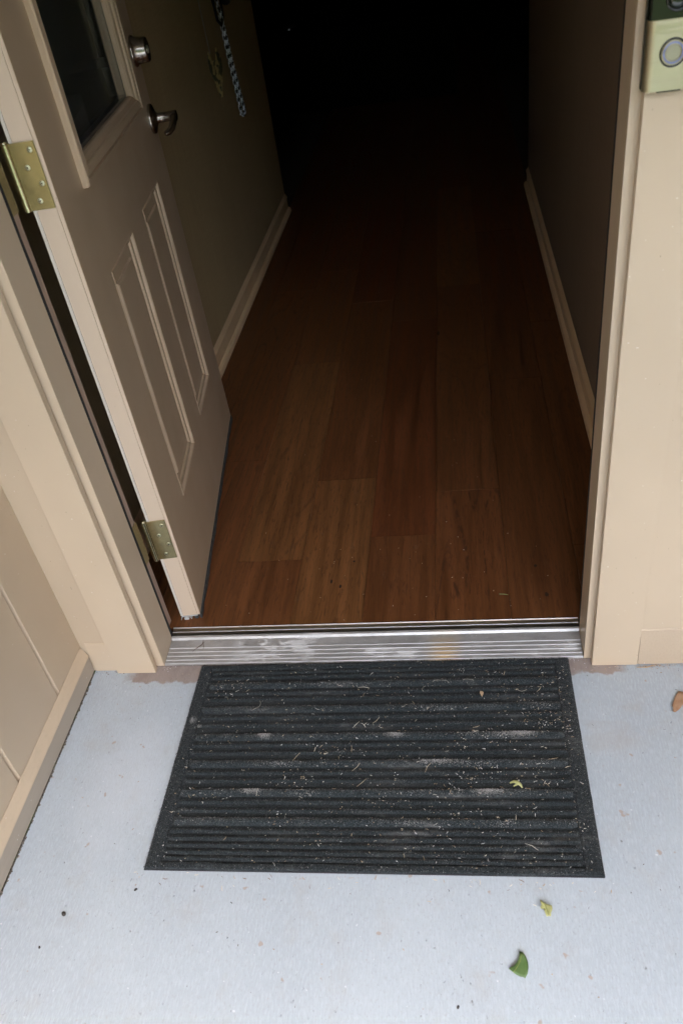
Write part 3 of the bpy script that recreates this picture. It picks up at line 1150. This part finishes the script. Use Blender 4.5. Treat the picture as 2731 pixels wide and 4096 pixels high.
for _ in range(46):
    x = random.uniform(.07, .92)
    pcs.append(((x, -.468 - random.expovariate(1 / .010), .0011), random.uniform(.002, .010), random.uniform(.0006, .0016), random.gauss(0, .8), 0, random.choice(STRAW[:4] + [(0.2, 0.12, 0.07)])))
for _ in range(70):
    pcs.append(((random.uniform(-.14, 1.15), random.uniform(-.85, -.03), .0008), random.uniform(.0012, .0045), random.uniform(.0008, .0020), random.uniform(0, PI), 0, random.choice([(0.32, 0.22, 0.13), (0.12, 0.09, 0.06), (0.05, 0.045, 0.04), (0.45, 0.33, 0.2)])))
for _ in range(60):
    pcs.append(((random.choice([random.uniform(0.0, .1), random.uniform(.85, .95)]), random.uniform(-.03, .001), .0030), random.uniform(.001, .003), random.uniform(.0006, .0014), random.uniform(0, PI), 0, random.choice([(0.7, 0.7, 0.7), (0.5, 0.42, 0.3), (0.3, 0.2, 0.12)])))
for _ in range(90):
    pcs.append(((random.choice([random.uniform(.99, 1.25), random.uniform(.90, 1.06)]), -.0215 - random.expovariate(1 / .004), .0011), random.uniform(.001, .006), random.uniform(.0006, .0018), random.gauss(0, .6), 0, random.choice([(0.22, 0.15, 0.1), (0.10, 0.07, 0.05), (0.45, 0.33, 0.2), (0.5, 0.42, 0.33)])))
for _ in range(40):
    pcs.append(((random.uniform(-.155, .0), -.0125 - random.expovariate(1 / .006), .0011), random.uniform(.001, .004), random.uniform(.0006, .0018), random.gauss(0, .6), 0, random.choice([(0.22, 0.15, 0.1), (0.10, 0.07, 0.05), (0.45, 0.40, 0.35)])))
pcs.append(((1.012, -.0245, .0025), .038, .0028, .12, .05, (0.50, 0.34, 0.19)))
pcs.append(((1.030, -.0240, .0035), .020, .0020, -.1, .08, (0.40, 0.26, 0.15)))
tinted("ground_litter", pcs)
pcs = []
for _ in range(150):
    x = random.uniform(.01, .885)
    y = .0655 - random.expovariate(1 / .010)
    if y < .002:
        continue
    pcs.append(((x, y, zs(y) + .0006), random.uniform(.0008, .0028), random.uniform(.0006, .0014), random.uniform(0, PI), 0, random.choice([(0.68, 0.67, 0.65), (0.55, 0.45, 0.32), (0.35, 0.24, 0.15), (0.74, 0.74, 0.74)])))
tinted("threshold_litter", pcs)
pcs = []
for _ in range(60):
    x, y = random.uniform(.1, .88), .10 + random.expovariate(1 / .35)
    if y < 2:
        pcs.append(((x, y, .0202), random.uniform(.0012, .0036), random.uniform(.0007, .0014), random.uniform(0, PI), 0, random.choice([(0.5, 0.46, 0.42), (0.4, 0.33, 0.26), (0.6, 0.6, 0.58)])))
tinted("floor_litter", pcs)


def leaf(name, outline, z0, curl, mat, label, cat="leaf", vein=None, thick=.0004):
    """outline: world xy points around the leaf; curled thin solid"""
    cx = sum(p[0] for p in outline) / len(outline)
    cy = sum(p[1] for p in outline) / len(outline)
    # thing origin on the ground
    mb = MB()
    n = len(outline)
    rings = []
    for f in (1.0, .66, .33):
        rings.append([(cx + (x - cx) * f, cy + (y - cy) * f) for x, y in outline])

    def zz(x, y):
        return z0 + curl(x - cx, y - cy)
    vs = []
    for rg in rings:
        vs += [(x, y, zz(x, y)) for x, y in rg]
    vs.append((cx, cy, zz(cx, cy)))
    top = len(vs)
    vs += [(x, y, z - thick) for x, y, z in vs]
    fs = []
    for r in range(2):
        for k in range(n):
            a, b = r * n + k, r * n + (k + 1) % n
            fs.append([a, b, b + n, a + n])
            fs.append([top + a, top + a + n, top + b + n, top + b])
    for k in range(n):
        fs.append([2 * n + k, 2 * n + (k + 1) % n, 3 * n])
        fs.append([top + 2 * n + (k + 1) % n, top + 2 * n + k, top + 3 * n])
        fs.append([k, top + k, top + (k + 1) % n, (k + 1) % n])
    mb.add(vs, fs, 0, True)
    if not vein:
        return solid(name, mb, mat, label, cat, loc=(cx, cy, 0))
    t = thing(name, label, cat, (cx, cy, 0))
    part("leaf_blade", mb, mat, t)
    vp = [(x, y, zz(x, y) + .0003) for x, y in vein]
    part("midrib", MB().tube(vp, [.0005] * (len(vp) - 1) + [.0003], 6), M_vein, t)
    return t


# bitten green leaf
leaf("green_leaf", [(.7235, -.581), (.7285, -.5825), (.7325, -.588), (.7348, -.596), (.7350, -.604), (.7330, -.612), (.7290, -.6185), (.7265, -.6165), (.7220, -.6160), (.7145, -.6125), (.7065, -.6065), (.7075, -.6045), (.7120, -.6030), (.7165, -.5990), (.7200, -.5935), (.7225, -.5880)],
     .0022, lambda x, y: .0022 + .08 * abs(x) + 2.0 * x * x + .10 * max(0, y), M_leafg,
     "bitten glossy green leaf lying alone on the concrete, nearest the viewer", vein=[(.7125, -.6110), (.7185, -.603), (.7240, -.594), (.7262, -.585)])
leaf("folded_leaf", [(.7610, -.5030), (.7640, -.5040), (.7700, -.5080), (.7785, -.5110), (.7790, -.5160), (.7765, -.5210), (.7755, -.5275), (.7725, -.5265), (.7690, -.5270), (.7668, -.5200), (.7650, -.5140), (.7615, -.5160), (.7605, -.5140), (.7625, -.5100)],
     .0016, lambda x, y: .004 + .55 * abs(x) * .5 + .12 * max(0, y), M_leafy,
     "small pale olive folded leaf scrap on the concrete between doormat and green leaf", vein=[(.7645, -.505), (.7690, -.512), (.7715, -.520), (.7722, -.5262)])
leaf("brown_leaf", [(1.0580, -.0900), (1.0660, -.0920), (1.0700, -.0985), (1.0665, -.1050), (1.0640, -.1140), (1.0580, -.1240), (1.0500, -.1330), (1.0420, -.1395), (1.0385, -.1380), (1.0400, -.1300), (1.0395, -.1240), (1.0450, -.1120), (1.0510, -.1000)],
     .0016, lambda x, y: .0018 + .18 * abs(x) * .6, M_leafb, "dry brown leaf on the concrete beside the right wall")
leaf("tan_leaf", [(.6835, -.0900), (.6890, -.0905), (.6905, -.0950), (.6880, -.1020), (.6870, -.1045), (.6850, -.1000), (.6830, -.0950)],
     .0108, lambda x, y: .0012 + .25 * abs(x), M_tan, "tiny tan leaf chip standing on the doormat near the threshold")
cur = MB()
cur.tube([(.728, -.2955, .0110), (.735, -.2940, .0135), (.741, -.2965, .0150), (.747, -.3005, .0125), (.749, -.3050, .0108)], [.0012, .0030, .0036, .0026, .0010], 8, .45)
cur.tube([(.734, -.3020, .0108), (.740, -.2985, .0120), (.745, -.2965, .0128)], [.0010, .0022, .0010], 6, .4)
solid("curled_leaf", cur, M_leafy, "curled yellowish dry leaf lying on the ribs of the doormat", "leaf", loc=(.74, -.298, .009))
tw = MB()
tw.tube([(.0580, .0330, .0088), (.0660, .0420, .0096), (.0745, .0500, .0104), (.0790, .0580, .0112)], [.0004, .0006, .0008, .0006], 6)
tw.tube([(.0775, .0550, .0112), (.0810, .0470, .0106), (.0815, .0380, .0096)], [.0006, .0005, .0003], 6)
tw.tube([(.0775, .0540, .0112), (.0770, .0640, .0130)], [.0008, .0004], 6)
solid("twig", tw, M_twig, "thin forked dry twig lying on the left end of the threshold", "twig", loc=(.07, .045, .008))
solid("grass_blade", MB().tube([(.736, .1730, .0203), (.7455, .1715, .0210), (.755, .1700, .0203)], [.0010, .0014, .0009], 6, .5), plain("dry_green", (0.22, 0.27, 0.12), .7),
      "short pale green grass blade on the wooden floor inside the doorway", "grass blade", loc=(.745, .1715, .019))
# hairs and curled fibres on the mat
hair = MB()
for cx, cy, r, a0, a1 in ((.605, -.070, .018, .2, 2.6), (.585, -.083, .016, 2.2, 3.8), (.66, -.066, .013, .4, 2.4), (.765, -.083, .012, 3.6, 5.6), (.21, -.115, .03, -1.0, .4)):
    hair.tube([(cx + r * math.cos(a0 + (a1 - a0) * k / 9), cy + .6 * r * math.sin(a0 + (a1 - a0) * k / 9), .0112 + .0008 * math.sin(k)) for k in range(10)], .00035, 5)
o = solid("pale_fibres", hair, M_straw if False else plain("pale_fibre", (0.46, 0.43, 0.36), .8), kind="stuff")
# dark seeds on the concrete
seeds = MB()
for x, y, r in ((-.030, -.545, .0034), (-.052, -.600, .0018), (.385, -.757, .0032), (.085, -.500, .0022), (1.0, -.58, .0018), (.63, -.66, .002), (.22, -.20, .0)):
    if r:
        seeds.lathe([(r * .5, .0002), (r, r * .5), (r * .8, r), (.0, r * 1.2)], Matrix.Translation((x, y, 0)) @ Matrix.Rotation(random.random() * 3, 4, 'Z') @ Matrix.Scale(1.5, 4, (0, 1, 0)), 9)
sd_o = solid("dark_seeds", seeds, M_pebble, kind="stuff")

# ------------------------------------------------------------------ doorbell
BXC = .9390
bell = thing("video_doorbell", "brass and black video doorbell screwed to the right door casing", "doorbell", (BXC, -.0203, 1.060))
W2 = .0305


def rounded(w, y0, y1, r, n=5):
    """outline in x,y of a plate rounded at its front corners, y1 in front (more negative)"""
    pts = [(BXC - w, y0)]
    for k in range(n + 1):
        a = PI / 2 * k / n
        pts.append((BXC - w + r - r * math.cos(a), y1 + r - r * math.sin(a)))
    for k in range(n + 1):
        a = PI / 2 * k / n
        pts.append((BXC + w - r + r * math.sin(a), y1 + r - r * math.cos(a)))
    pts.append((BXC + w, y0))
    return pts


part("back_plate", bx((BXC - W2 - .0004, -.0310, 1.0603), (BXC + W2 + .0004, -.0204, 1.187), .001), M_black, bell)
part("face_plate", MB().prism(rounded(W2, -.0312, -.0450, .0095, 9), 1.060, 1.1345, 2), M_brass, bell)
part("camera_panel", MB().prism(rounded(W2 - .0003, -.0312, -.0448, .0045, 8), 1.1349, 1.188, 2), M_gloss, bell)
outm = Matrix.Translation((BXC - .0005, -.0449, 1.1000)) @ Matrix.Rotation(PI / 2, 4, 'X')
btn = part("button", MB().lathe([(.0158, -.0002), (.0156, .0004), (.0138, .0003), (.0134, .0)], outm, 40), M_black, bell)
part("button_rim", MB().lathe([(.0132, .0), (.0132, .0013), (.0124, .0019), (.0116, .0014), (.0116, .0)], outm, 40), M_brass, btn)
part("light_ring", MB().lathe([(.0115, .0), (.0115, .0013), (.0098, .0014), (.0098, .0)], outm, 40), M_bluering, btn)
part("button_cap", MB().lathe([(.0097, .0), (.0097, .0016), (.0088, .0019), (.0080, .0013), (.0, .0013)], outm, 40, False), M_brass_d, btn)
lm = Matrix.Translation((BXC - .0005, -.0449, 1.1545)) @ Matrix.Rotation(PI / 2, 4, 'X')
ln = part("camera_lens", MB().lathe([(.0135, -.0002), (.0135, .0010), (.0118, .0018), (.0105, .0008), (.0105, .0004)], lm, 36), M_black, bell)
part("lens_glass", MB().lathe([(.0103, .0), (.0100, .0016), (.0080, .0030), (.0045, .0038), (.0, .0040)], lm, 30), M_gloss, ln)
part("bottom_notch", bx((BXC - .0150, -.0448, 1.0585), (BXC + .0120, -.0310, 1.0598)), M_black, bell)

# ------------------------------------------------------------------ things on the hall wall
XW = -.157
hook = MB()
hook.box((XW, 2.26, 1.075), (XW + .006, 2.40, 1.125), .002)
for y in (2.285, 2.33, 2.375):
    hook.tube([(XW + .005, y, 1.11), (XW + .030, y, 1.085), (XW + .045, y, 1.090), (XW + .048, y, 1.110)], [.005, .005, .005, .006], 8)
solid("coat_hook", hook, M_black, "black hook rail on the olive hall wall holding the leash", "hook", loc=(XW, 2.33, 1.08))


def braid(i, k):
    return 1 if ((i // 2 + (k if (i // 2) % 2 == 0 else -k)) % 3 == 0) else 0


def braid2(i, k):
    a = (i // 2 + k) % 5
    b = (i // 2 - k) % 5
    return 1 if a < 2 or b == 0 else 0


leash = thing("dog_leash", "black and white braided rope leash hanging in a loop on the hall wall", "leash", (XW, 2.31, .6))
s1, s2 = [], []
N = 150
for i in range(N + 1):
    t = i / N
    z = 1.085 - t * .47
    s1.append((XW + .0130, 2.268 + .052 * t + .004 * math.sin(9 * t), z))
N2 = 120
for i in range(N2 + 1):
    t = i / N2
    z = .985 - t * .355
    s2.append((XW + .0260 - .008 * (1 - t), 2.278 + .026 * t + .030 * t * t, z))
end = s2[-1]
for i in range(1, 17):
    a = PI * i / 16
    mx, my = (s1[-1][0] + end[0]) / 2, (s1[-1][1] + end[1]) / 2
    rx, ry = (end[0] - s1[-1][0]) / 2, (end[1] - s1[-1][1]) / 2
    s2.append((mx + rx * math.cos(a), my + ry * math.cos(a), end[2] - .018 * math.sin(a)))
part("rope", MB().tube(s1, .0062, 10, mi=braid2), [M_ropeb, M_ropew], leash)
part("rope", MB().tube(s2, .0062, 10, mi=braid2), [M_ropeb, M_ropew], leash)
strap = MB().tube([(XW + .010, 2.235, 1.09), (XW + .012, 2.225, 1.02), (XW + .014, 2.232, .955), (XW + .018, 2.262, .935), (XW + .022, 2.292, .955), (XW + .022, 2.302, 1.03), (XW + .020, 2.30, 1.09)], .0045, 8, 1.6)
part("strap", strap, M_ropeb, leash)
hd = MB().tube([(XW + .022, 2.31, 1.09), (XW + .026, 2.33, 1.035), (XW + .028, 2.36, 1.000), (XW + .028, 2.39, 1.02), (XW + .026, 2.40, 1.08)], [.012, .016, .019, .016, .012], 10, .8)
part("leash_grip", hd, M_ropeb, leash)
tagt = thing("wall_tag", "mottled tan pointed tag hanging from a thin string on the hall wall", "tag", (XW, 2.06, .80))
part("string", MB().tube([(XW + .004, 2.040, 1.25), (XW + .005, 2.050, 1.05), (XW + .006, 2.058, .875)], .0010, 6), M_string, tagt)
tp = [(-.026, .150), (-.034, .120), (-.034, .095), (-.022, .055), (-.004, .0), (.004, .0), (.022, .055), (.034, .095), (.036, .120), (.020, .155), (.010, .120), (-.012, .118)]
tg = MB().prism([(2.062 + a, .735 + b) for a, b in tp], XW + .0040, XW + .0090, 0)
tb = part("tag_board", tg, M_tag, tagt)
tb.rotation_euler = (0, 0, -.45)
tb.location = (.010, 0, 0)

# ------------------------------------------------------------------ dark room beyond
cabt = thing("sideboard", "low dark sideboard barely visible in the unlit room beyond the hall", "cabinet", (-.4, 5.25, 0))
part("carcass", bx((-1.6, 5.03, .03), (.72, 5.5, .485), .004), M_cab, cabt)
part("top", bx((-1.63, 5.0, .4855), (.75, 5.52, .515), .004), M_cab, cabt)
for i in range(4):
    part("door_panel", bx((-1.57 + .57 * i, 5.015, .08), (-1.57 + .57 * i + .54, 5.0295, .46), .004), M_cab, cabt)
solid("steel_bowl", MB().lathe([(.03, 0), (.06, .012), (.075, .040), (.073, .040), (.056, .015), (.0, .006)], Matrix.Translation((-.372, 5.09, .516)), 28), M_steel,
      "small polished steel bowl glinting on the low dark sideboard", "bowl", loc=(-.372, 5.09, .516))
